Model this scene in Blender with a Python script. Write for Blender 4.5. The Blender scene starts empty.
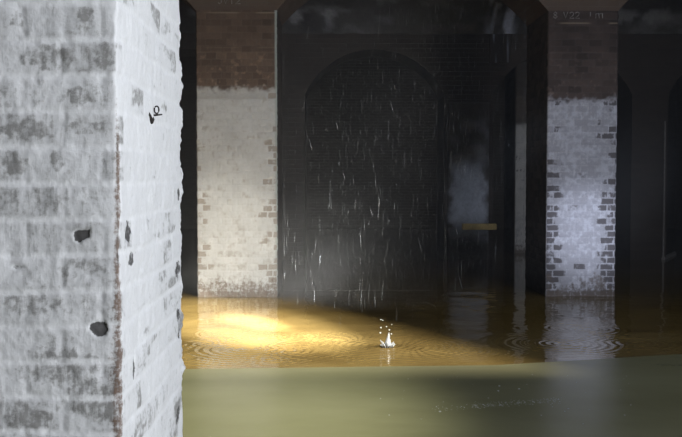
import bpy, bmesh, math, random
import numpy as np
from mathutils import Vector
random.seed(4)
RNG = np.random.default_rng(7)
C = bpy.context.scene.collection
F = 1000.0            # focal length in pixels of the 682 px wide frame
EYE = 1.39            # eye height over the water
VPX, HZ = 330.0, 175.0

# ------------------------------------------------------------------ noise
def _hash(ix, iy, s):
    h = (ix.astype(np.int64) * 374761393 + iy.astype(np.int64) * 668265263 + s * 1442695041) & 0x7fffffff
    h = ((h ^ (h >> 13)) * 1274126177) & 0x7fffffff
    h = h ^ (h >> 16)
    return (h & 0xffff) / 65535.0
def vnoise(x, y, s=0):
    x = np.asarray(x, float); y = np.asarray(y, float)
    x, y = np.broadcast_arrays(x, y)
    ix = np.floor(x); iy = np.floor(y)
    fx = x - ix; fy = y - iy
    fx = fx * fx * (3 - 2 * fx); fy = fy * fy * (3 - 2 * fy)
    a = _hash(ix, iy, s); b = _hash(ix + 1, iy, s); c = _hash(ix, iy + 1, s); d = _hash(ix + 1, iy + 1, s)
    return (a * (1 - fx) + b * fx) * (1 - fy) + (c * (1 - fx) + d * fx) * fy
def fbm(x, y, s=0, o=4):
    t = 0.0; a = 0.5
    for k in range(o):
        t = t + a * vnoise(x * 2 ** k + 17.3 * k, y * 2 ** k - 9.1 * k, s + k); a *= 0.5
    return t / (1 - 0.5 ** o)
def ss(a, b, x):
    t = np.clip((x - a) / (b - a), 0, 1); return t * t * (3 - 2 * t)
def mix(c, d, t):
    t = np.asarray(t)[..., None]; return c * (1 - t) + np.asarray(d) * t

# ------------------------------------------------------------------ materials
def mat(name):
    m = bpy.data.materials.new(name); m.use_nodes = True
    return m, m.node_tree.nodes, m.node_tree.links, m.node_tree.nodes['Principled BSDF']
def plain(name, col, rough=0.8, metal=0.0, var=0.25, scale=40.0):
    m, n, l, p = mat(name)
    tc = n.new('ShaderNodeTexCoord'); no = n.new('ShaderNodeTexNoise'); no.inputs['Scale'].default_value = scale
    no.inputs['Detail'].default_value = 5
    r = n.new('ShaderNodeValToRGB')
    r.color_ramp.elements[0].position = .3; r.color_ramp.elements[1].position = .7
    r.color_ramp.elements[0].color = tuple(c * (1 - var) for c in col) + (1,)
    r.color_ramp.elements[1].color = tuple(min(1, c * (1 + var)) for c in col) + (1,)
    l.new(tc.outputs['Object'], no.inputs['Vector']); l.new(no.outputs['Fac'], r.inputs['Fac']); l.new(r.outputs['Color'], p.inputs['Base Color'])
    p.inputs['Roughness'].default_value = rough; p.inputs['Metallic'].default_value = metal
    return m
def vcol_mat(name, grain=160.0, bump=0.35, rough=0.85, amount=0.16):
    """Colour from the mesh's own colour attribute, fine grain and pitting from noise."""
    m, n, l, p = mat(name)
    at = n.new('ShaderNodeAttribute'); at.attribute_name = 'Col'
    tc = n.new('ShaderNodeTexCoord')
    no = n.new('ShaderNodeTexNoise'); no.inputs['Scale'].default_value = grain; no.inputs['Detail'].default_value = 6
    no.inputs['Roughness'].default_value = .65
    mr = n.new('ShaderNodeMapRange'); mr.inputs['From Min'].default_value = .3; mr.inputs['From Max'].default_value = .7
    mr.inputs['To Min'].default_value = 1 - amount; mr.inputs['To Max'].default_value = 1 + amount
    mx = n.new('ShaderNodeMix'); mx.data_type = 'RGBA'; mx.blend_type = 'MULTIPLY'; mx.inputs[0].default_value = 1
    l.new(tc.outputs['Object'], no.inputs['Vector']); l.new(no.outputs['Fac'], mr.inputs['Value'])
    l.new(at.outputs['Color'], mx.inputs[6]); l.new(mr.outputs[0], mx.inputs[7])
    l.new(mx.outputs[2], p.inputs['Base Color'])
    bp = n.new('ShaderNodeBump'); bp.inputs['Strength'].default_value = bump; bp.inputs['Distance'].default_value = .01
    l.new(no.outputs['Fac'], bp.inputs['Height']); l.new(bp.outputs['Normal'], p.inputs['Normal'])
    p.inputs['Roughness'].default_value = rough; p.inputs['Specular IOR Level'].default_value = .25
    return m
def worn_mat(name, grain, streak, dirt, bare, edge, bump=.3):
    """Limewash from 'Col'; 'Wear' carries grime / lost limewash / worn arris, broken up by fine grain."""
    m, n, l, p = mat(name)
    at = n.new('ShaderNodeAttribute'); at.attribute_name = 'Col'
    wt = n.new('ShaderNodeAttribute'); wt.attribute_name = 'Wear'
    tc = n.new('ShaderNodeTexCoord')
    g = n.new('ShaderNodeTexNoise'); g.inputs['Scale'].default_value = grain; g.inputs['Detail'].default_value = 8; g.inputs['Roughness'].default_value = .72
    mp = n.new('ShaderNodeMapping'); mp.inputs['Scale'].default_value = (streak, streak, streak * .16)
    v = n.new('ShaderNodeTexNoise'); v.inputs['Scale'].default_value = 1; v.inputs['Detail'].default_value = 6; v.inputs['Roughness'].default_value = .7
    l.new(tc.outputs['Object'], g.inputs['Vector']); l.new(tc.outputs['Object'], mp.inputs[0]); l.new(mp.outputs[0], v.inputs['Vector'])
    def math_(op, a, b):
        q = n.new('ShaderNodeMath'); q.operation = op
        for i, x in enumerate((a, b)):
            if isinstance(x, (int, float)): q.inputs[i].default_value = x
            else: l.new(x, q.inputs[i])
        return q.outputs[0]
    nz = math_('ADD', math_('MULTIPLY', g.outputs['Fac'], .62), math_('MULTIPLY', v.outputs['Fac'], .38))
    nz = math_('SUBTRACT', nz, .5)
    sp = n.new('ShaderNodeSeparateColor'); l.new(wt.outputs['Color'], sp.inputs[0])
    def layer(prev, ch, k, lo, hi, col, top):
        f = math_('ADD', sp.outputs[ch], math_('MULTIPLY', nz, k))
        r = n.new('ShaderNodeMapRange'); r.interpolation_type = 'SMOOTHSTEP'
        r.inputs['From Min'].default_value = lo; r.inputs['From Max'].default_value = hi; r.inputs['To Max'].default_value = top
        l.new(f, r.inputs['Value'])
        x = n.new('ShaderNodeMix'); x.data_type = 'RGBA'; l.new(r.outputs[0], x.inputs[0]); l.new(prev, x.inputs[6]); x.inputs[7].default_value = col + (1,)
        return x.outputs[2], r.outputs[0]
    c, f0 = layer(at.outputs['Color'], 0, 3.2, .28, 1.0, dirt, .82)
    c, f1 = layer(c, 1, 2.4, .38, .80, bare, .92)
    c, f2 = layer(c, 2, 3.0, .40, 1.0, edge, .9)
    gm = n.new('ShaderNodeMapRange'); gm.inputs['From Min'].default_value = -.2; gm.inputs['From Max'].default_value = .2; gm.inputs['To Min'].default_value = .84; gm.inputs['To Max'].default_value = 1.12
    l.new(nz, gm.inputs['Value'])
    mx = n.new('ShaderNodeMix'); mx.data_type = 'RGBA'; mx.blend_type = 'MULTIPLY'; mx.inputs[0].default_value = 1
    l.new(c, mx.inputs[6]); l.new(gm.outputs[0], mx.inputs[7]); l.new(mx.outputs[2], p.inputs['Base Color'])
    hh = math_('SUBTRACT', nz, math_('MULTIPLY', f1, .12))
    bp = n.new('ShaderNodeBump'); bp.inputs['Strength'].default_value = bump; bp.inputs['Distance'].default_value = .008
    l.new(hh, bp.inputs['Height']); l.new(bp.outputs['Normal'], p.inputs['Normal'])
    p.inputs['Roughness'].default_value = .88; p.inputs['Specular IOR Level'].default_value = .2
    return m
def brick_mat(name, c1, c2, cm, stain=(.16, .15, .14), stain_amt=.35):
    m, n, l, p = mat(name)
    g = n.new('ShaderNodeNewGeometry'); sx = n.new('ShaderNodeSeparateXYZ'); ad = n.new('ShaderNodeMath')
    cb = n.new('ShaderNodeCombineXYZ')
    l.new(g.outputs['Position'], sx.inputs[0]); l.new(sx.outputs[0], ad.inputs[0]); l.new(sx.outputs[1], ad.inputs[1])
    l.new(ad.outputs[0], cb.inputs[0]); l.new(sx.outputs[2], cb.inputs[1])
    b = n.new('ShaderNodeTexBrick'); b.inputs['Scale'].default_value = 1
    b.inputs['Brick Width'].default_value = .235; b.inputs['Row Height'].default_value = .075; b.inputs['Mortar Size'].default_value = .006
    b.inputs['Color1'].default_value = c1 + (1,); b.inputs['Color2'].default_value = c2 + (1,); b.inputs['Mortar'].default_value = cm + (1,)
    l.new(cb.outputs[0], b.inputs['Vector'])
    no = n.new('ShaderNodeTexNoise'); no.inputs['Scale'].default_value = 1.7; no.inputs['Detail'].default_value = 7
    l.new(g.outputs['Position'], no.inputs['Vector'])
    r = n.new('ShaderNodeValToRGB'); r.color_ramp.elements[0].position = .48; r.color_ramp.elements[1].position = .78
    r.color_ramp.elements[0].color = (0, 0, 0, 1); r.color_ramp.elements[1].color = (stain_amt,) * 3 + (1,)
    l.new(no.outputs['Fac'], r.inputs['Fac'])
    mx = n.new('ShaderNodeMix'); mx.data_type = 'RGBA'
    l.new(r.outputs['Color'], mx.inputs[0]); l.new(b.outputs['Color'], mx.inputs[6]); mx.inputs[7].default_value = stain + (1,)
    l.new(mx.outputs[2], p.inputs['Base Color'])
    bp = n.new('ShaderNodeBump'); bp.inputs['Strength'].default_value = .5; bp.inputs['Distance'].default_value = .01; bp.invert = True
    l.new(b.outputs['Fac'], bp.inputs['Height']); l.new(bp.outputs['Normal'], p.inputs['Normal'])
    p.inputs['Roughness'].default_value = .9; p.inputs['Specular IOR Level'].default_value = .2
    return m

M_FORE = worn_mat('whitewashed_brick_close', 75, 95, (.20, .195, .19), (.045, .042, .042), (.15, .10, .075), .4)
M_PIER_A = worn_mat('whitewashed_brick', 26, 30, (.32, .30, .28), (.30, .27, .24), (.17, .13, .10))
M_PIER_B = worn_mat('blue_grey_whitewashed_brick', 26, 30, (.24, .24, .27), (.075, .068, .075), (.11, .09, .08))
M_VAULT = vcol_mat('lime_stained_vault', 25, .4, amount=.2)
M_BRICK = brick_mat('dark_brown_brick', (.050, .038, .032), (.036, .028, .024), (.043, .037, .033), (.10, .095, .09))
M_ARC = brick_mat('brown_arch_brick', (.090, .064, .050), (.074, .052, .041), (.088, .068, .055), (.13, .11, .10), .3)
M_SHELL = brick_mat('outer_brick', (.10, .085, .07), (.08, .065, .055), (.10, .09, .08))
M_IRON = plain('rusted_iron', (.035, .03, .03), .7, .3, .5, 300)
M_CHALK = plain('white_chalk', (.20, .19, .19), .95)
M_LIT_WATER = plain('lit_water_yellow', (.62, .45, .17), .7, 0, .2, 12)
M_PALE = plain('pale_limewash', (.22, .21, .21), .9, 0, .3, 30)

# ------------------------------------------------------------------ object helpers
def obj(name, me, m=None, parent=None):
    o = bpy.data.objects.new(name, me); C.objects.link(o)
    if m is not None: me.materials.append(m)
    if parent is not None:
        o.parent = parent; o.location = -parent.location
    return o
def thing(name, label, cat, loc=(0, 0, 0), group=None):
    o = bpy.data.objects.new(name, None); C.objects.link(o); o.location = loc
    o.empty_display_size = .1
    return tag(o, label, cat, group)
def tag(o, label, cat, group=None, kind=None):
    if label: o['label'] = label
    if cat: o['category'] = cat
    if group: o['group'] = group
    if kind: o['kind'] = kind
    return o
def struct(name, me, m):
    o = obj(name, me, m); o['kind'] = 'structure'; return o
def mesh_np(name, co, quads, col=None, smooth=True, wear=None):
    me = bpy.data.meshes.new(name)
    co = np.asarray(co, np.float32); quads = np.asarray(quads, np.int32)
    me.vertices.add(len(co)); me.vertices.foreach_set('co', co.ravel())
    nq = len(quads)
    me.loops.add(nq * 4); me.loops.foreach_set('vertex_index', quads.ravel())
    me.polygons.add(nq)
    me.polygons.foreach_set('loop_start', np.arange(0, nq * 4, 4, dtype=np.int32))
    me.polygons.foreach_set('use_smooth', np.full(nq, smooth))
    me.update(calc_edges=True); me.validate()
    for an, col in (('Col', col), ('Wear', wear)):
        if col is None: continue
        a = me.color_attributes.new(an, 'FLOAT_COLOR', 'POINT')
        c4 = np.ones((len(co), 4), np.float32); c4[:, :3] = np.clip(col, 0, 1)
        a.data.foreach_set('color', c4.ravel())
    return me
def bm_mesh(name, bm, smooth=False):
    me = bpy.data.meshes.new(name)
    bmesh.ops.recalc_face_normals(bm, faces=bm.faces[:])
    for f in bm.faces: f.smooth = smooth
    bm.to_mesh(me); bm.free(); return me
def add_box(bm, x0, x1, y0, y1, z0, z1):
    v = [bm.verts.new((x, y, z)) for z in (z0, z1) for y in (y0, y1) for x in (x0, x1)]
    for q in ((0, 2, 3, 1), (4, 5, 7, 6), (0, 1, 5, 4), (2, 6, 7, 3), (0, 4, 6, 2), (1, 3, 7, 5)):
        bm.faces.new([v[i] for i in q])
def box_mesh(name, *a):
    bm = bmesh.new(); add_box(bm, *a); return bm_mesh(name, bm)
def add_tube(bm, pts, rad, seg=8):
    pts = [Vector(p) for p in pts]
    if not isinstance(rad, (list, tuple)): rad = [rad] * len(pts)
    rings = []
    for i, p in enumerate(pts):
        d = (pts[min(i + 1, len(pts) - 1)] - pts[max(i - 1, 0)]).normalized()
        a = d.cross(Vector((0, 0, 1)) if abs(d.z) < .9 else Vector((1, 0, 0))).normalized(); b = d.cross(a)
        rings.append([bm.verts.new(p + (a * math.cos(t) + b * math.sin(t)) * rad[i]) for t in [2 * math.pi * k / seg for k in range(seg)]])
    for r, s in zip(rings, rings[1:]):
        for k in range(seg): bm.faces.new((r[k], r[(k + 1) % seg], s[(k + 1) % seg], s[k]))
    bm.faces.new(rings[0][::-1]); bm.faces.new(rings[-1])
def extrude_poly(name, pts, y0, y1):
    """Outline in the x-z plane extruded from y0 to y1."""
    bm = bmesh.new()
    a = [bm.verts.new((x, y0, z)) for x, z in pts]; b = [bm.verts.new((x, y1, z)) for x, z in pts]
    n = len(pts)
    for i in range(n): bm.faces.new((a[i], a[(i + 1) % n], b[(i + 1) % n], b[i]))
    f = bm.faces.new(a); g = bm.faces.new(b[::-1]); f.normal_update(); g.normal_update()
    bmesh.ops.triangulate(bm, faces=[f, g])
    return bm_mesh(name, bm)

# ------------------------------------------------------------------ piers
def shaft(name, x0, x1, y0, y1, z0, z1, dz, step, style, m, parent, rnd=.012, fine=None):
    """Closed loop of points round the pier, stacked in rows; relief pushes each along its outward normal."""
    per = []   # x, y, nx, ny, side, u
    def run(ax, ay, bx, by, nx, ny, side, st):
        L = math.hypot(bx - ax, by - ay); n = max(2, int(L / st))
        for i in range(n + 1):
            t = i / n
            t = (rnd + t * (L - 2 * rnd)) / L
            per.append((ax + (bx - ax) * t, ay + (by - ay) * t, nx, ny, side, t * L))
    run(x0, y0, x1, y0, 0, -1, 0, step[0]); run(x1, y0, x1, y1, 1, 0, 1, step[1])
    run(x1, y1, x0, y1, 0, 1, 2, step[2]); run(x0, y1, x0, y0, -1, 0, 3, step[3])
    P = np.array(per); n = len(P)
    zs = np.arange(z0, z1 + dz * .5, dz); zs[-1] = z1
    if fine: zs = np.unique(np.concatenate([np.arange(z0, fine[0], .03), np.arange(fine[0], fine[1], dz), np.arange(fine[1], z1 + .01, .03)]))
    k = len(zs)
    X = np.tile(P[:, 0], (k, 1)); Y = np.tile(P[:, 1], (k, 1)); NX = np.tile(P[:, 2], (k, 1)); NY = np.tile(P[:, 3], (k, 1))
    S = np.tile(P[:, 4], (k, 1)); U = np.tile(P[:, 5], (k, 1)); Z = np.tile(zs[:, None], (1, n))
    W = np.where(S % 2 == 0, x1 - x0, y1 - y0)
    col, dis, wear = style(S, U, Z, W)
    X = X + NX * dis; Y = Y + NY * dis
    co = np.stack([X, Y, Z], -1).reshape(-1, 3)
    i = np.arange(k - 1)[:, None] * n; j = np.arange(n)[None, :]; j2 = (j + 1) % n
    q = np.stack([i + j, i + j2, i + n + j2, i + n + j], -1).reshape(-1, 4)
    return obj(name, mesh_np(name, co, q, col.reshape(-1, 3), wear=wear.reshape(-1, 3)), m, parent)

def bricks(U, Z, S, ch, bl, seed, off=0.0, wob=.006):
    """Brick id, distance to the nearest joint."""
    Zw = Z + off + (vnoise(U * 6, Z * 6, seed) - .5) * wob * 2
    row = np.floor(Zw / ch); v = Zw - row * ch
    head = (row % 2) * .5
    Uw = U + S * .37 + (vnoise(U * 9, Z * 9, seed + 3) - .5) * wob * 2
    bi = np.floor(Uw / bl + head); uu = (Uw / bl + head - bi) * bl
    ed = np.minimum(np.minimum(v, ch - v), np.minimum(uu, bl - uu))
    edv = np.minimum(v, ch - v)
    return row, bi, ed, edv, _hash(bi + 31 * S, row, seed)

def style_fore(S, U, Z, W):
    front = S == 0; right = S == 1
    row, bi, ed, edv, h = bricks(U, Z, S, .079, .17, 5, off=.0505)
    raised = ss(.0, .014, ed); face = ss(.002, .012, edv)
    n1 = fbm(U * 9, Z * 9, 11, 5); n2 = fbm(U * 40, Z * 40, 21, 4); n3 = fbm(U * 34, Z * 9, 31, 4)
    base = np.empty(S.shape + (3,)); base[:] = (.77, .78, .81)
    base = base * (1 - .13 * face * np.where(front, 1, .3) * (.5 + h))[..., None]
    low = ss(1.15, .80, Z)
    wear = (.33 + .85 * (n1 - .5) + .5 * (n3 - .5) + .18 * (h - .5)) * (.30 + .50 * face + .20 * raised) + .10 * low
    wear = wear * np.where(front, 1.0, .62 + .2 * low)
    # greyer whole-brick dirt band two and three courses below the top of the frame
    px = 330 + (U - W) / .0022 + (-.47 / .0022); py = HZ - (Z - EYE) / .0022      # photo-scaled metres on the front face
    def blob(cx, cy, rx, ry, s, pw=1.0):
        d = np.hypot((px - cx) / rx, (py - cy) / ry) + (fbm(U * 55, Z * 55, s, 4) - .5) * 1.5
        return ss(1.15, .75, d) * front * pw
    smear = np.zeros(S.shape)
    for a in ((30, 130, 34, 11, 1), (85, 128, 20, 8, 2), (12, 162, 14, 12, 3), (56, 162, 7, 12, 4), (20, 22, 9, 12, 5), (84, 16, 8, 9, 6), (45, 57, 26, 12, 7),
              (75, 98, 18, 10, 8), (30, 300, 30, 14, 9), (55, 370, 45, 20, 10), (90, 400, 30, 22, 11), (25, 420, 24, 16, 12), (85, 262, 25, 14, 13), (105, 55, 9, 14, 14)):
        smear = np.maximum(smear, blob(a[0], a[1], a[2], a[3], 40 + a[4]) * (.4 + .6 * vnoise(U * 130, Z * 60, 61)))
    wear = wear + smear * .55 * (.35 + .65 * face)
    hole = np.maximum(blob(80, 235, 10, 6, 71), blob(95, 328, 8, 9, 72)) 
    hole = np.maximum(hole, blob(16, 267, 9, 2, 73) * .6)
    # flaked spots on the side face: depth along the face, height
    def sblob(d, z, rd, rz, s):
        q = np.hypot((U - d) / rd, (Z - z) / rz) + (fbm(U * 40, Z * 60, s, 4) - .5) * .9
        return ss(1.1, .7, q) * right
    for a in ((.10, 1.26, .035, .03, 1), (.13, 1.195, .03, .02, 2), (.83, 1.105, .05, .024, 3), (.84, .965, .05, .026, 4), (.87, .905, .03, .02, 5), (.82, .66, .06, .035, 6), (.86, 1.33, .03, .02, 8),
              (.15, .93, .02, .035, 7)):
        hole = np.maximum(hole, sblob(*a[:4], 80 + a[4]) * .8)
    # side face: narrow grey scuffs
    sc = ss(.56, .74, fbm(U * 9, Z * 26, 91, 4) * .7 + h * .3) * right * raised
    wear = wear + sc * .5
    # arris worn back to brick, widening downwards
    edge = np.where(front, W - U, np.where(right, U, 9.0))
    wid = (.004 + .013 * ss(1.62, .85, Z)) * (.3 + 1.4 * fbm(Z * 16, Z * 3 + 3, 97, 4)) * np.where(right, .7, 1)
    ar = .85 * ss(2.0, .2, edge / wid) * ss(1.66, 1.50, Z)
    far = np.where(right, W - U, 9)
    dis = raised * .0018 + (n1 - .5) * .010 + (n2 - .5) * .005 - hole * .004 - ar * .002
    dis = dis + np.where(right, ss(.05, .0, far) * (fbm(Z * 38, Z * 2, 55, 4) - .5) * .022, 0)
    dis = dis - ss(.01, 0, edge) * .002 * (fbm(Z * 30, Z * 5, 56, 3) * 2)
    return base, dis, np.stack([wear, hole, ar], -1)

def style_pier(seed, ztop, low_dirt, edgeR, edgeL, mid, white, brown, wbase=.3):
    def f(S, U, Z, W):
        row, bi, ed, edv, h = bricks(U, Z, S, .075, .115 if seed == 3 else .155, seed, wob=.004)
        raised = ss(.0, .010, ed)
        n1 = fbm(U * 5, Z * 5, seed + 11, 5); n2 = fbm(U * 22, Z * 22, seed + 21, 4)
        base = np.empty(S.shape + (3,)); base[:] = white
        base = base * (.80 + .35 * n1)[..., None]
        wear = (wbase + .8 * (n2 - .5) + .5 * (n1 - .5) + .35 * (h - .5)) * (.78 + .22 * raised) + .12 * ss(1.6, .5, Z)
        # bricks that have lost their limewash, mostly along the arrises
        eR = ss(.30, .02, W - U) * edgeR(Z); eL = ss(.26, .02, U) * edgeL(Z)
        prob = np.maximum(np.maximum(eR, eL), mid(Z))
        gone = ss(-.22, .30, prob - _hash(bi + 7 + 13 * S, row, seed + 5)) * ss(.001, .011, ed) * (.45 + 1.0 * n2)
        # tide mark at the water
        tide = ss(low_dirt, low_dirt * .3, Z + (n1 - .5) * .45)
        tide = np.maximum(tide * .75, ss(.12, .04, Z))
        # top of the limewash, then bare brown brick
        zt = ztop + (n2 - .5) * .10 + (fbm(U * 9, row * 3.1, seed + 8, 2) - .5) * .05
        up = ss(-.05, .05, Z - zt)
        gr = ss(.06, -.16, Z - ztop)
        bb = np.empty(S.shape + (3,)); bb[:] = brown
        bb = bb * (.65 + .45 * h + .5 * (n1 - .5))[..., None]
        bb = mix(bb, np.array(brown) * np.array((1.25, 1.5, 1.7)), (1 - raised) * .4)
        bb = mix(bb, np.array(brown) * 2.6, ss(.60, .8, n2) * .5 * ss(.8, 0, Z - ztop))
        for zz in ((3.222, 2.83) if seed == 3 else (3.11,)):
            bb = mix(bb, np.array((.33, .27, .21)), ss(.012, .004, np.abs(Z - zz)) * ss(.25, .6, vnoise(U * 5, Z * 0 + zz, 5)) * (.6 if zz > 3 else .2))
        band = ss(2.78, 2.80, Z); bb = bb * (1 - .22 * band)[..., None]
        base = mix(base, bb, up); wear = wear * (1 - up) ; gone = gone * (1 - up)
        if seed == 3: base = mix(base, np.array((.30, .29, .28)), gr * (1 - up) * ss(-.12, -.10, Z - ztop) * .6)
        # thin lit edge painted pale along the right-hand arris
        arr = np.where(S == 0, W - U, np.where(S == 1, U, 9))
        if seed == 3: base = mix(base, np.array((.34, .39, .37)), ss(.03, .012, arr) * .7)
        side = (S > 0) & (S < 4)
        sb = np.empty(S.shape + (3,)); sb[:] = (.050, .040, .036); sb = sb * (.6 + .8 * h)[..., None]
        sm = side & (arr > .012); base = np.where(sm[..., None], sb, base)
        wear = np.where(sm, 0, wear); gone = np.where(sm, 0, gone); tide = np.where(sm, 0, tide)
        dis = raised * .005 + (n2 - .5) * .010 - gone * .007
        return base, dis, np.stack([wear, gone, tide], -1)
    return f

PY0, PY1 = 11.4, 12.6
fp = thing('brick_pier', 'big whitewashed brick pier close by, its arris worn back to brown brick', 'pillar', (-.9, 2.66, 0))
shaft('shaft', -1.35, -.464, 2.2, 3.12, .02, 3.3, .0035, (.0035, .007, .08, .08), style_fore, M_FORE, fp, rnd=.003, fine=(.70, 1.86))

lp = thing('brick_pier', 'sunlit white pier with brown brick top standing where the golden water is brightest', 'pillar', (-1.06, 12, 0))
shaft('shaft', -1.516, -.604, PY0, PY1, -.35, 3.25, .008, (.008, .03, .2, .2),
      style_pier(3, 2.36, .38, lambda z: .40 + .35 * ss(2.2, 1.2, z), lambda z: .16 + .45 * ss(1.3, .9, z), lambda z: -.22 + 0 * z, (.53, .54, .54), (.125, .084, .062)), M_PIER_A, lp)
rp = thing('brick_pier', 'dim bluish pier whose dark bare bricks show through along both edges', 'pillar', (2.87, 12, 0))
shaft('shaft', 2.474, 3.272, PY0, PY1, -.35, 3.25, .008, (.008, .2, .2, .03),
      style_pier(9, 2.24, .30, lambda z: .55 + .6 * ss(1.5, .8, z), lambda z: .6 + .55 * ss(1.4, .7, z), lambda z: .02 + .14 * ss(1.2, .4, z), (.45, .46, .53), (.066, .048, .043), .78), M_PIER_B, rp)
farp = thing('brick_pier', 'distant grey pier seen as a narrow strip past the dim bluish pier', 'pillar', (3.7, 18.2, 0))
shaft('shaft', 3.28, 4.1, 17.7, 18.8, -.35, 3.6, .03, (.03, .2, .2, .2),
      style_pier(13, 2.28, .3, lambda z: .2 + 0 * z, lambda z: .2 + 0 * z, lambda z: .05 + 0 * z, (.50, .49, .48), (.09, .075, .065)), M_PIER_B, farp)

# chalk writing high on the two middle piers (short hand-drawn strokes)
def chalk(parent, strokes, x, z, sx, sz, y):
    for st in strokes:
        bm = bmesh.new(); add_tube(bm, [(x + a * sx, y, z + b * sz) for a, b in st], .006, 5)
        obj('chalk_mark', bm_mesh('chalk_mark', bm), M_CHALK, parent)['label'] = 'faint white chalk stroke'
two = lambda a: [(a, .8), (a + .3, 1), (a + .6, .8), (a + .5, .5), (a, 0), (a + .65, 0)]
vee = lambda a: [(a, 1), (a + .3, 0), (a + .6, 1)]
jay = lambda a: [(a, .15), (a + .2, 0), (a + .4, .2), (a + .45, 1)]
one = lambda a: [(a, .75), (a + .2, 1), (a + .2, 0)]
eight = lambda a: [(a + .3, .5), (a + .05, .75), (a + .3, 1), (a + .55, .75), (a + .3, .5), (a, .22), (a + .3, 0), (a + .6, .22), (a + .3, .5)]
chalk(rp, [eight(0), vee(1.5), two(2.4), two(3.2), [(5.4, 1), (5.4, .3)], [(6.2, 0), (6.2, .7), (6.6, .8), (6.7, 0)], [(6.75, .7), (7.1, .8), (7.2, 0)]], 2.53, 3.165, .078, .07, PY0 - .010)

# ------------------------------------------------------------------ front arcade (spandrels over the piers), flush with them
def arch_pts(xa, xb, zs, alpha, n=22):
    a = (xb - xa) / 2; cx = (xa + xb) / 2; R = a / math.sin(alpha); cz = zs - R * math.cos(alpha)
    return [(cx + R * math.sin(t), cz + R * math.cos(t)) for t in [-alpha + 2 * alpha * i / n for i in range(n + 1)]]
ZS = 3.25
edges = [(-9.0, -4.59), (-1.516 - 3.08, -1.516), (-.604, 2.474), (3.272, 6.35)]
edges = [(-4.6, -1.516), (-.604, 2.474), (3.272, 6.35)]
pts = [(-6, 4.6), (-6, ZS)]
for a, b in edges: pts += [(p[0], p[1]) for p in arch_pts(a, b, ZS, math.radians(50))]
pts += [(9, ZS), (9, 4.6)]
arc = struct('wall_arcade', extrude_poly('wall_arcade', pts, PY0, PY1), M_ARC)
chalk(arc, [jay(0), vee(.7), one(1.6), two(2.3)], -1.26, 3.32, .085, .075, PY0 - .010)
# the far ends of the arcade stand on their own solid pieces of wall, out of view
bm = bmesh.new(); add_box(bm, -6, -4.6, PY0, PY1, -.4, ZS); add_box(bm, 6.35, 9, PY0, PY1, -.4, ZS)
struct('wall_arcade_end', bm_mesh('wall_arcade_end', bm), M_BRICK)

# ------------------------------------------------------------------ cross wall with arched openings
K = .0163; WY0, WY1 = 16.3, 17.3
wx = lambda p: (p - VPX) * K
A2 = math.radians(66)
ops = [(wx(119), wx(258)), (wx(305), wx(444)), (wx(493), wx(632)), (wx(668), wx(807))]
pts = [(-6, 4.3), (-6, -.4)]
for a, b in ops: pts += [(a, -.4)] + arch_pts(a, b, 2.69, A2) + [(b, -.4)]
pts += [(9, -.4), (9, 4.3)]
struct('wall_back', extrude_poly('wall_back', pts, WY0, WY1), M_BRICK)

# cross wall: glow painted on limewashed pier face, pale limewashed arris, bar for lit water
def grid_patch(name, x0, x1, z0, z1, y, colf, m, st=.03, th=.006):
    xs = np.arange(x0, x1 + 1e-6, st); zs = np.arange(z0, z1 + 1e-6, st)
    X, Z = np.meshgrid(xs, zs); n = len(xs); k = len(zs)
    d = th * (.5 + fbm(X * 8, Z * 8, 3)); d[:, 0] = d[:, -1] = -.01; d[0] = d[-1] = -.01
    co = np.stack([X, y - d, Z], -1).reshape(-1, 3)
    i = np.arange(k - 1)[:, None] * n; j = np.arange(n - 1)[None, :]
    q = np.stack([i + j, i + j + 1, i + n + j + 1, i + n + j], -1).reshape(-1, 4)
    return mesh_np(name, co, q, colf(X, Z).reshape(-1, 3))
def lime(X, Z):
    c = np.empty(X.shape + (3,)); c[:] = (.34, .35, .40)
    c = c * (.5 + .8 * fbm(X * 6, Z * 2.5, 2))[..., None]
    w = ss(2.5, 1.2, Z + (fbm(X * 5, Z * 5, 4) - .5) * 1.6) * ss(.2, .5, Z) * ss(.36, .2, np.abs(X - wx(468.5)) + (fbm(X * 9, Z * 9, 6) - .5) * .25)  # limewash faded at its edges to paint in the soft glow
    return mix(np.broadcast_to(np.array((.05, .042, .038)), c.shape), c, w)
o = struct('lime_glow_patch', grid_patch('lime_glow_patch', wx(446), wx(491), -.2, 2.6, WY0, lime, M_VAULT), M_VAULT)
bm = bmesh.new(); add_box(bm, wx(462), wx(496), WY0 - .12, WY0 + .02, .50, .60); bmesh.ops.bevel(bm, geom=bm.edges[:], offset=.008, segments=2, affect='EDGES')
o = obj('lit_water_bar', bm_mesh('lit_water_bar', bm), M_LIT_WATER)  # yellow bar standing in for a far strip of lit water
tag(o, 'short yellow bar on the far wall, put in for a strip of lit water', 'lit strip')
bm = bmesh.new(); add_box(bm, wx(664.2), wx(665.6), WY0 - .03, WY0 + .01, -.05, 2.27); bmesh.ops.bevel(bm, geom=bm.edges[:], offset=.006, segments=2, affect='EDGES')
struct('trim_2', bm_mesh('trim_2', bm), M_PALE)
bm = bmesh.new()
add_tube(bm, [(wx(665), WY0 - .02, .02), (wx(700), WY0 + 1.1, .02)], .035, 8)
struct('trim_3', bm_mesh('trim_3', bm), M_PALE)

def drips(X, Z):
    c = np.empty(X.shape + (3,)); c[:] = (.040, .033, .029)
    f = ss(.50, .66, fbm(X * 15, Z * 1.1, 15, 3)) * ss(3.05, 3.6, Z + (fbm(X * 20, Z, 4, 2) - .5) * .5) * ss(.24, .12, np.abs(X - 2.76))
    return mix(c, (.42, .45, .56), f * .8)
struct('trim_4', grid_patch('trim_4', wx(488), wx(511), 3.2, 3.78, WY0, drips, M_VAULT, .012, .003), M_VAULT)

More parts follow.
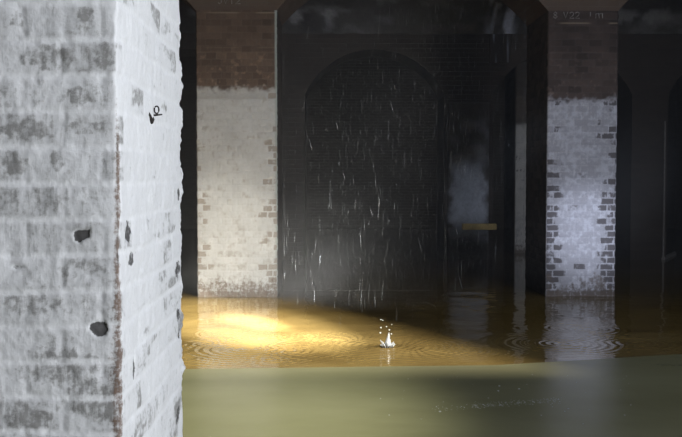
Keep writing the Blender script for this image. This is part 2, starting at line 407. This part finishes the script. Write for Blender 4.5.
# ------------------------------------------------------------------ vault behind the arcade, stained with lime
def vault(name, y0, y1, zs, rise, x0, x1, st):
    xs = np.arange(x0, x1 + 1e-6, st); ts = np.linspace(0, 1, 46)
    X, T = np.meshgrid(xs, ts)
    h = (y1 - y0) / 2; R = (h * h + rise * rise) / (2 * rise); yy = (T * 2 - 1) * h
    Z = zs + rise - R + np.sqrt(R * R - yy * yy); Y = (y0 + y1) / 2 + yy
    px = VPX + X / Y * F; py = HZ - (Z - EYE) / Y * F
    c = np.empty(X.shape + (3,)); c[:] = (.085, .08, .08)
    c = c * (.45 + 1.1 * fbm(X * 1.6, Y * 2.2, 5, 5))[..., None]
    blot = ss(.52, .72, fbm(X * 2.4, Y * 5, 8, 5)); c = mix(c, (.24, .24, .25), blot * .6)
    # drips of white lime down the haunch
    st1 = ss(.45, .62, fbm(X * 14, Y * 1.5, 15, 3)) * ss(.33, .12, np.abs(X - 2.72)) * ss(15.1, 15.6, Y)
    c = mix(c, (.62, .66, .80), np.clip(st1 * 1.2, 0, 1))
    for cx, r in ((-.55, .12), (-.02, .12), (4.6, .35), (5.2, .3)):
        c = mix(c, (.40, .40, .42), ss(1, .4, np.hypot((X - cx) / r, (Y - 15.95) / .22) + fbm(X * 9, Y * 9, 6, 3) - .5) * .7)
    n = len(xs); k = len(ts)
    co = np.stack([X, Y, Z + (fbm(X * 5, Y * 5, 33) - .5) * .03], -1).reshape(-1, 3)
    i = np.arange(k - 1)[:, None] * n; j = np.arange(n - 1)[None, :]
    q = np.stack([i + j, i + n + j, i + n + j + 1, i + j + 1], -1).reshape(-1, 4)
    return mesh_np(name, co, q, c.reshape(-1, 3))
struct('ceiling_vault', vault('ceiling_vault', PY1 - .02, WY0 + .02, 3.66, .62, -6, 9, .05), M_VAULT)
bm = bmesh.new(); add_box(bm, -6, 9, 6.4, 26, 4.6, 4.9); 
struct('ceiling', bm_mesh('ceiling', bm), M_SHELL)
# tympanum over the cross wall up to the slab
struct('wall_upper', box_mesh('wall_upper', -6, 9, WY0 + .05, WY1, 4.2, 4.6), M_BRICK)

# ------------------------------------------------------------------ shell: unseen front bay opened for the sun, dark hall behind
struct('wall_left', box_mesh('wall_left', -6.3, -6, -1.9, 26, -.6, 16), M_SHELL)
struct('wall_right', box_mesh('wall_right', 9, 9.3, -1.9, 26, -.6, 16), M_SHELL)
struct('wall_far', box_mesh('wall_far', -6, 9, 26, 26.3, -.6, 4.9), M_SHELL)
SX0, SX1, SZ = 3.1, 6.2, 8.05
struct('wall_front_sun_notch', extrude_poly('wall_front_sun_notch', [(-6, -.6), (9, -.6), (9, 16), (SX1, 16), (SX1, SZ), (SX0, SZ), (SX0, 16), (-6, 16)], -1.9, -1.6), M_SHELL)  # unseen wall, raised and notched to shape the sun patch on the water
struct('floor', box_mesh('floor', -6, 9, -1.6, 26, -.6, -.4), M_SHELL)

# ------------------------------------------------------------------ wet ledge in front and the water
m, n, l, p = mat('wet_green_silt')
g = n.new('ShaderNodeNewGeometry'); mp = n.new('ShaderNodeMapping'); mp.inputs['Scale'].default_value = (.5, .9, 1)
no = n.new('ShaderNodeTexNoise'); no.inputs['Scale'].default_value = 1.2; no.inputs['Detail'].default_value = 5
r = n.new('ShaderNodeValToRGB'); r.color_ramp.elements[0].position = .3; r.color_ramp.elements[1].position = .72
r.color_ramp.elements[0].color = (.142, .138, .078, 1); r.color_ramp.elements[1].color = (.195, .19, .115, 1)
l.new(g.outputs['Position'], mp.inputs[0]); l.new(mp.outputs[0], no.inputs['Vector']); l.new(no.outputs['Fac'], r.inputs['Fac']); l.new(r.outputs['Color'], p.inputs['Base Color'])
p.inputs['Roughness'].default_value = .27; p.inputs['IOR'].default_value = 1.33
n2_ = n.new('ShaderNodeTexNoise'); n2_.inputs['Scale'].default_value = 6; n2_.inputs['Detail'].default_value = 3
bp = n.new('ShaderNodeBump'); bp.inputs['Strength'].default_value = .12; bp.inputs['Distance'].default_value = .02
l.new(g.outputs['Position'], n2_.inputs['Vector']); l.new(n2_.outputs['Fac'], bp.inputs['Height']); l.new(bp.outputs['Normal'], p.inputs['Normal'])
M_SILT = m
bm = bmesh.new()
lo = [(-6, 6.97), (-1.1, 6.97), (1.2, 7.10), (2.6, 7.50), (9, 8.3)]
top = [(-6, -1.6), (9, -1.6)] + lo[::-1]
a = [bm.verts.new((x, y, .03)) for x, y in top]; b = [bm.verts.new((x, y, -.4)) for x, y in top]
nn = len(top)
for i in range(nn): bm.faces.new((a[i], a[(i + 1) % nn], b[(i + 1) % nn], b[i]))
bm.faces.new(a); bm.faces.new(b[::-1])
struct('floor_ledge', bm_mesh('floor_ledge', bm), M_SILT)

m, n, l, p = mat('murky_amber_water')
g = n.new('ShaderNodeNewGeometry'); no = n.new('ShaderNodeTexNoise'); no.inputs['Scale'].default_value = 1.1; no.inputs['Detail'].default_value = 5
r = n.new('ShaderNodeValToRGB'); r.color_ramp.elements[0].position = .3; r.color_ramp.elements[1].position = .75
r.color_ramp.elements[0].color = (.135, .092, .032, 1); r.color_ramp.elements[1].color = (.225, .163, .062, 1)
l.new(g.outputs['Position'], no.inputs['Vector']); l.new(no.outputs['Fac'], r.inputs['Fac']); l.new(r.outputs['Color'], p.inputs['Base Color'])
p.inputs['Roughness'].default_value = .06; p.inputs['IOR'].default_value = 1.33
M_WATER = m
gx = lambda px, py: ((px - VPX) * EYE / (py - HZ), EYE * F / (py - HZ))
rings = []
for px, py, amp, lam, rad in ((250, 350, 1.2, .075, .55), (386, 347, 1.3, .065, .5), (290, 352, .9, .06, .35), (310, 338, .7, .06, .35), (205, 345, .8, .06, .35), (345, 342, .7, .055, .3), (430, 350, .7, .06, .35),
                              (232, 334, .6, .055, .3), (470, 352, .5, .06, .3), (270, 361, .7, .05, .25), (565, 345, .6, .07, .5), (640, 345, .5, .07, .5), (340, 358, .6, .05, .25), (190, 360, .6, .05, .3), (400, 330, .5, .06, .3), (585, 330, .7, .07, .4)):
    x, y = gx(px, py); rings.append((Vector((x, y)), amp, lam, rad))
def water_z(X, Y):
    z = (fbm(X * 3.2, Y * 3.2, 3, 4) - .5) * .010
    for c, amp, lam, rad in rings:
        d = np.hypot(X - c.x, Y - c.y)
        z = z + amp * .0032 * np.cos(2 * math.pi * d / lam) * np.exp(-(d / rad) ** 2) * ss(0, .05, d + .02)
    return z
def wgrid(x0, x1, y0, y1, st):
    xs = np.arange(x0, x1 + st * .5, st); ys = np.arange(y0, y1 + st * .5, st)
    X, Y = np.meshgrid(xs, ys); nx = len(xs); ny = len(ys)
    fade = ss(0, .3, X - x0) * ss(0, .3, x1 - X) * ss(0, .3, y1 - Y)
    co = np.stack([X, Y, water_z(X, Y) * fade], -1).reshape(-1, 3)
    i = np.arange(ny - 1)[:, None] * nx; j = np.arange(nx - 1)[None, :]
    return co, np.stack([i + j, i + j + 1, i + nx + j + 1, i + nx + j], -1).reshape(-1, 4)
co1, q1 = wgrid(-2.2, 4.2, 6.8, 12.0, .014)
def flat(x0, x1, y0, y1):
    return np.array([(x0, y0, 0), (x1, y0, 0), (x1, y1, 0), (x0, y1, 0)])
cos, qs, base = [co1], [q1], len(co1)
for a in ((-6, -2.2, 6.8, 12.0), (4.2, 9, 6.8, 12.0), (-6, 9, 12.0, 26)):
    cos.append(flat(*a)); qs.append(np.array([[base, base + 1, base + 2, base + 3]])); base += 4
struct('water', mesh_np('water', np.vstack(cos), np.vstack(qs)), M_WATER)

# ------------------------------------------------------------------ rain and splashes
m, n, l, p = mat('clear_drops')
p.inputs['Base Color'].default_value = (.25, .27, .3, 1); p.inputs['Transmission Weight'].default_value = .6; p.inputs['Roughness'].default_value = .15; p.inputs['IOR'].default_value = 1.33
M_DROP = m
M_FOAM = plain('white_splash_foam', (.34, .36, .38), .3, 0, .1, 80)
def drop(bm, x, y, z, h, r, lean=0.0):
    add_tube(bm, [(x, y, z), (x - lean * h * .25, y, z + h * .25), (x - lean * h * .6, y, z + h * .6), (x - lean * h, y, z + h)], [r * .35, r, r * .6, r * .1], 5)
bm = bmesh.new()
for i in range(1700):
    y = random.uniform(7.8, 11.2) if i % 4 else random.uniform(12.8, 15.8)
    px = random.gauss(400, 70) if i % 3 else random.uniform(285, 526)
    px = min(max(px, 284), 524)
    x = (px - VPX) / F * y
    if PY0 - .1 < y < PY1 + .1: y = 13.0
    drop(bm, x, y, random.uniform(.15, 3.1), random.uniform(.05, .16), random.uniform(.0003, .0006), random.uniform(-.12, .05))
for px, py, h in ((422, 252, 16), (463, 290, 17), (393, 112, 12), (458, 235, 9), (556, 262, 8), (345, 180, 10), (372, 215, 9), (312, 150, 11), (338, 130, 9), (395, 90, 6)):
    y = 9.0; x = (px - VPX) / F * y; z = EYE - (py - HZ) / F * y
    drop(bm, x, y, z, h * .009, .0022, .25)
o = obj('rain', bm_mesh('rain', bm, True), M_DROP); tag(o, 'rain dripping from the vault into the dark pool between the two piers', 'rain', kind='stuff')

sx_, sy_ = gx(388, 349)
sp = bmesh.new()
add_tube(sp, [(sx_, sy_, -.01), (sx_ + .004, sy_, .03), (sx_ + .002, sy_, .06), (sx_ + .008, sy_, .10), (sx_ + .01, sy_, .125)], [.026, .034, .018, .010, .004], 10)
for k in range(11):
    t = 2 * math.pi * k / 11
    q = (sx_ + .05 * math.cos(t), sy_ + .05 * math.sin(t))
    add_tube(sp, [(sx_ + .02 * math.cos(t), sy_ + .02 * math.sin(t), .0), (q[0], q[1], .022 + .012 * (k % 3)), (sx_ + .062 * math.cos(t), sy_ + .062 * math.sin(t), .03 + .016 * (k % 3))], [.012, .007, .003], 6)
bits = []
for k in range(9):
    c = Vector((sx_ + random.uniform(-.07, .07), sy_ + random.uniform(-.05, .05), random.uniform(.09, .24)))
    bits.append((c, random.uniform(.004, .008)))
o = obj('water_splash', bm_mesh('water_splash', sp, True), M_FOAM); tag(o, 'white splash thrown up by a drop hitting the golden pool', 'splash')
for c, r_ in bits:
    b_ = bmesh.new(); bmesh.ops.create_icosphere(b_, subdivisions=2, radius=r_, matrix=__import__('mathutils').Matrix.Translation(c))
    obj('droplet', bm_mesh('droplet', b_, True), M_FOAM, o)

bm = bmesh.new()
Mt = __import__('mathutils').Matrix
def dot(px, py, r, flatk=.6):
    x, y = gx(px, py)
    y *= (EYE - .03) / EYE; x *= (EYE - .03) / EYE
    bmesh.ops.create_icosphere(bm, subdivisions=1, radius=r, matrix=Mt.Translation((x, y, .03)) @ Mt.Diagonal((1.6, 1, flatk, 1)))
for i in range(260):
    t = random.random() ** .7
    dot(430 + 135 * t + random.gauss(0, 2), 411 - 8.5 * t + random.gauss(0, 1.6), random.uniform(.0008, .0026))
for i in range(40): dot(random.uniform(380, 640), random.uniform(372, 430), random.uniform(.001, .003))
for px, py in ((500, 393), (521, 391), (501, 388), (441, 414)): dot(px, py, .005)
o = obj('splash_droplets', bm_mesh('splash_droplets', bm, True), M_FOAM); tag(o, 'line of tiny splash beads on the wet green ledge', 'droplets', kind='stuff')

# ------------------------------------------------------------------ iron hook on the side of the near pier
hk = thing('wall_hook', 'small rusted iron hook stuck in the side of the near pier', 'hook', (-.47, 2.625, 1.55))
bm = bmesh.new(); add_tube(bm, [(-.49, 2.625, 1.545), (-.455, 2.625, 1.546), (-.438, 2.627, 1.548)], [.003, .0025, .0018], 8)
obj('pin', bm_mesh('pin', bm, True), M_IRON, hk)
bm = bmesh.new(); add_tube(bm, [(-.4525 + .0060 * math.cos(t), 2.626, 1.560 + .0095 * math.sin(t)) for t in [2 * math.pi * k / 14 for k in range(15)]], .0020, 8)
obj('eye', bm_mesh('eye', bm, True), M_IRON, hk)
bm = bmesh.new()
add_tube(bm, [(-.470, 2.575, 1.560), (-.466, 2.577, 1.545), (-.464, 2.590, 1.540), (-.462, 2.605, 1.527), (-.461, 2.620, 1.535), (-.464, 2.625, 1.548)], [.003, .006, .0055, .0055, .004, .003], 8)
obj('strap', bm_mesh('strap', bm, True), M_IRON, hk)

# ------------------------------------------------------------------ daylight and added lamps
sc = bpy.context.scene
w = bpy.data.worlds.new('daylight'); sc.world = w; w.use_nodes = True
bg = w.node_tree.nodes['Background']; bg.inputs['Color'].default_value = (.72, .84, 1.0, 1); bg.inputs['Strength'].default_value = .38
el = math.radians(40); hd = Vector((-.46, .89, 0)).normalized()
d = Vector((hd.x * math.cos(el), hd.y * math.cos(el), -math.sin(el)))
s = bpy.data.lights.new('sun', 'SUN'); s.energy = 4.3; s.angle = math.radians(2.2); s.color = (1, .92, .76)
so = bpy.data.objects.new('sun', s); C.objects.link(so); so.rotation_euler = d.to_track_quat('-Z', 'Y').to_euler()
def area(name, loc, aim, sx, sy, e, col):
    a = bpy.data.lights.new(name, 'AREA'); a.shape = 'RECTANGLE'; a.size = sx; a.size_y = sy; a.energy = e; a.color = col
    o = bpy.data.objects.new(name, a); C.objects.link(o); o.location = loc
    o.rotation_euler = (Vector(aim) - Vector(loc)).to_track_quat('-Z', 'Y').to_euler(); return o
area('doorway_daylight', (4.6, -.8, 2.0), (-.5, 2.6, 1.4), 1.4, 2.0, 205, (.93, .96, 1))
o = area('pier_fill_light', (5.4, 2.6, 1.7), (1.0, 11.4, 1.25), 1.0, 1.0, 18, (.78, .85, 1)); o.data.spread = math.radians(62)  # added unseen fill light for the pier fronts

def added_spot(loc, aim, e, col, size, soft):  # added spot lamps without a known source, brightening pool, piers, ledge and far wall
    t = bpy.data.lights.new('added_spot', 'SPOT'); t.energy = e; t.color = col; t.spot_size = math.radians(size); t.spot_blend = 1; t.shadow_soft_size = soft
    o = bpy.data.objects.new('added_spot', t); C.objects.link(o); o.location = loc
    o.rotation_euler = (Vector(aim) - Vector(loc)).to_track_quat('-Z', 'Y').to_euler()
TL = (3.0, 2.7, 3.3)
added_spot(TL, gx(240, 325) + (0,), 22000, (1, .95, .82), 13, .04)
added_spot(TL, gx(254, 323) + (0,), 36000, (1, .97, .9), 4.2, .05)
added_spot(TL, (-1.36, PY0, .45), 1700, (1, .95, .84), 13, .3)
added_spot((1.6, .8, 3.2), (2.95, PY0, .75), 2400, (.80, .86, 1), 7, .1)
added_spot((1.5, 4.5, 2.1), (wx(468), WY0, 1.05), 420, (.75, .85, 1), 6.5, .05)
added_spot((1.6, .8, 3.2), gx(215, 392) + (0,), 2900, (1, .99, .78), 27, .2)
# rain mist hanging under the vaults
m = bpy.data.materials.new('rain_mist'); m.use_nodes = True; nt = m.node_tree; nt.nodes.remove(nt.nodes['Principled BSDF'])
vs = nt.nodes.new('ShaderNodeVolumeScatter'); vs.inputs['Density'].default_value = .016; vs.inputs['Color'].default_value = (.9, .93, 1, 1); vs.inputs['Anisotropy'].default_value = .2
nt.links.new(vs.outputs[0], nt.nodes['Material Output'].inputs['Volume'])
for a, lab in (((-5.9, 8.9, 7.9, 11.3, .3, 4.4), 'rain mist drifting over the golden pool in front of the piers'), ((-5.9, 8.9, 12.75, 16.1, .05, 3.6), 'rain mist hanging in the dark vault behind the piers')):
    tag(obj('mist', box_mesh('mist', *a), m), lab, 'mist', kind='stuff')

# ------------------------------------------------------------------ camera
cd = bpy.data.cameras.new('camera'); cam = bpy.data.objects.new('camera', cd); C.objects.link(cam)
cd.sensor_fit = 'HORIZONTAL'; cd.sensor_width = 36; cd.lens = 36 * F / 682; cd.clip_end = 200; cd.clip_start = .02
cam.location = (0, 0, EYE)
cam.rotation_euler = (math.radians(90) - math.atan(43.5 / F), 0, -math.atan(11 / F))
sc.camera = cam
sc.view_settings.view_transform = 'Standard'; sc.view_settings.look = 'None'; sc.view_settings.gamma = 1; sc.view_settings.use_curve_mapping = False
sc.view_settings.exposure = 1.0
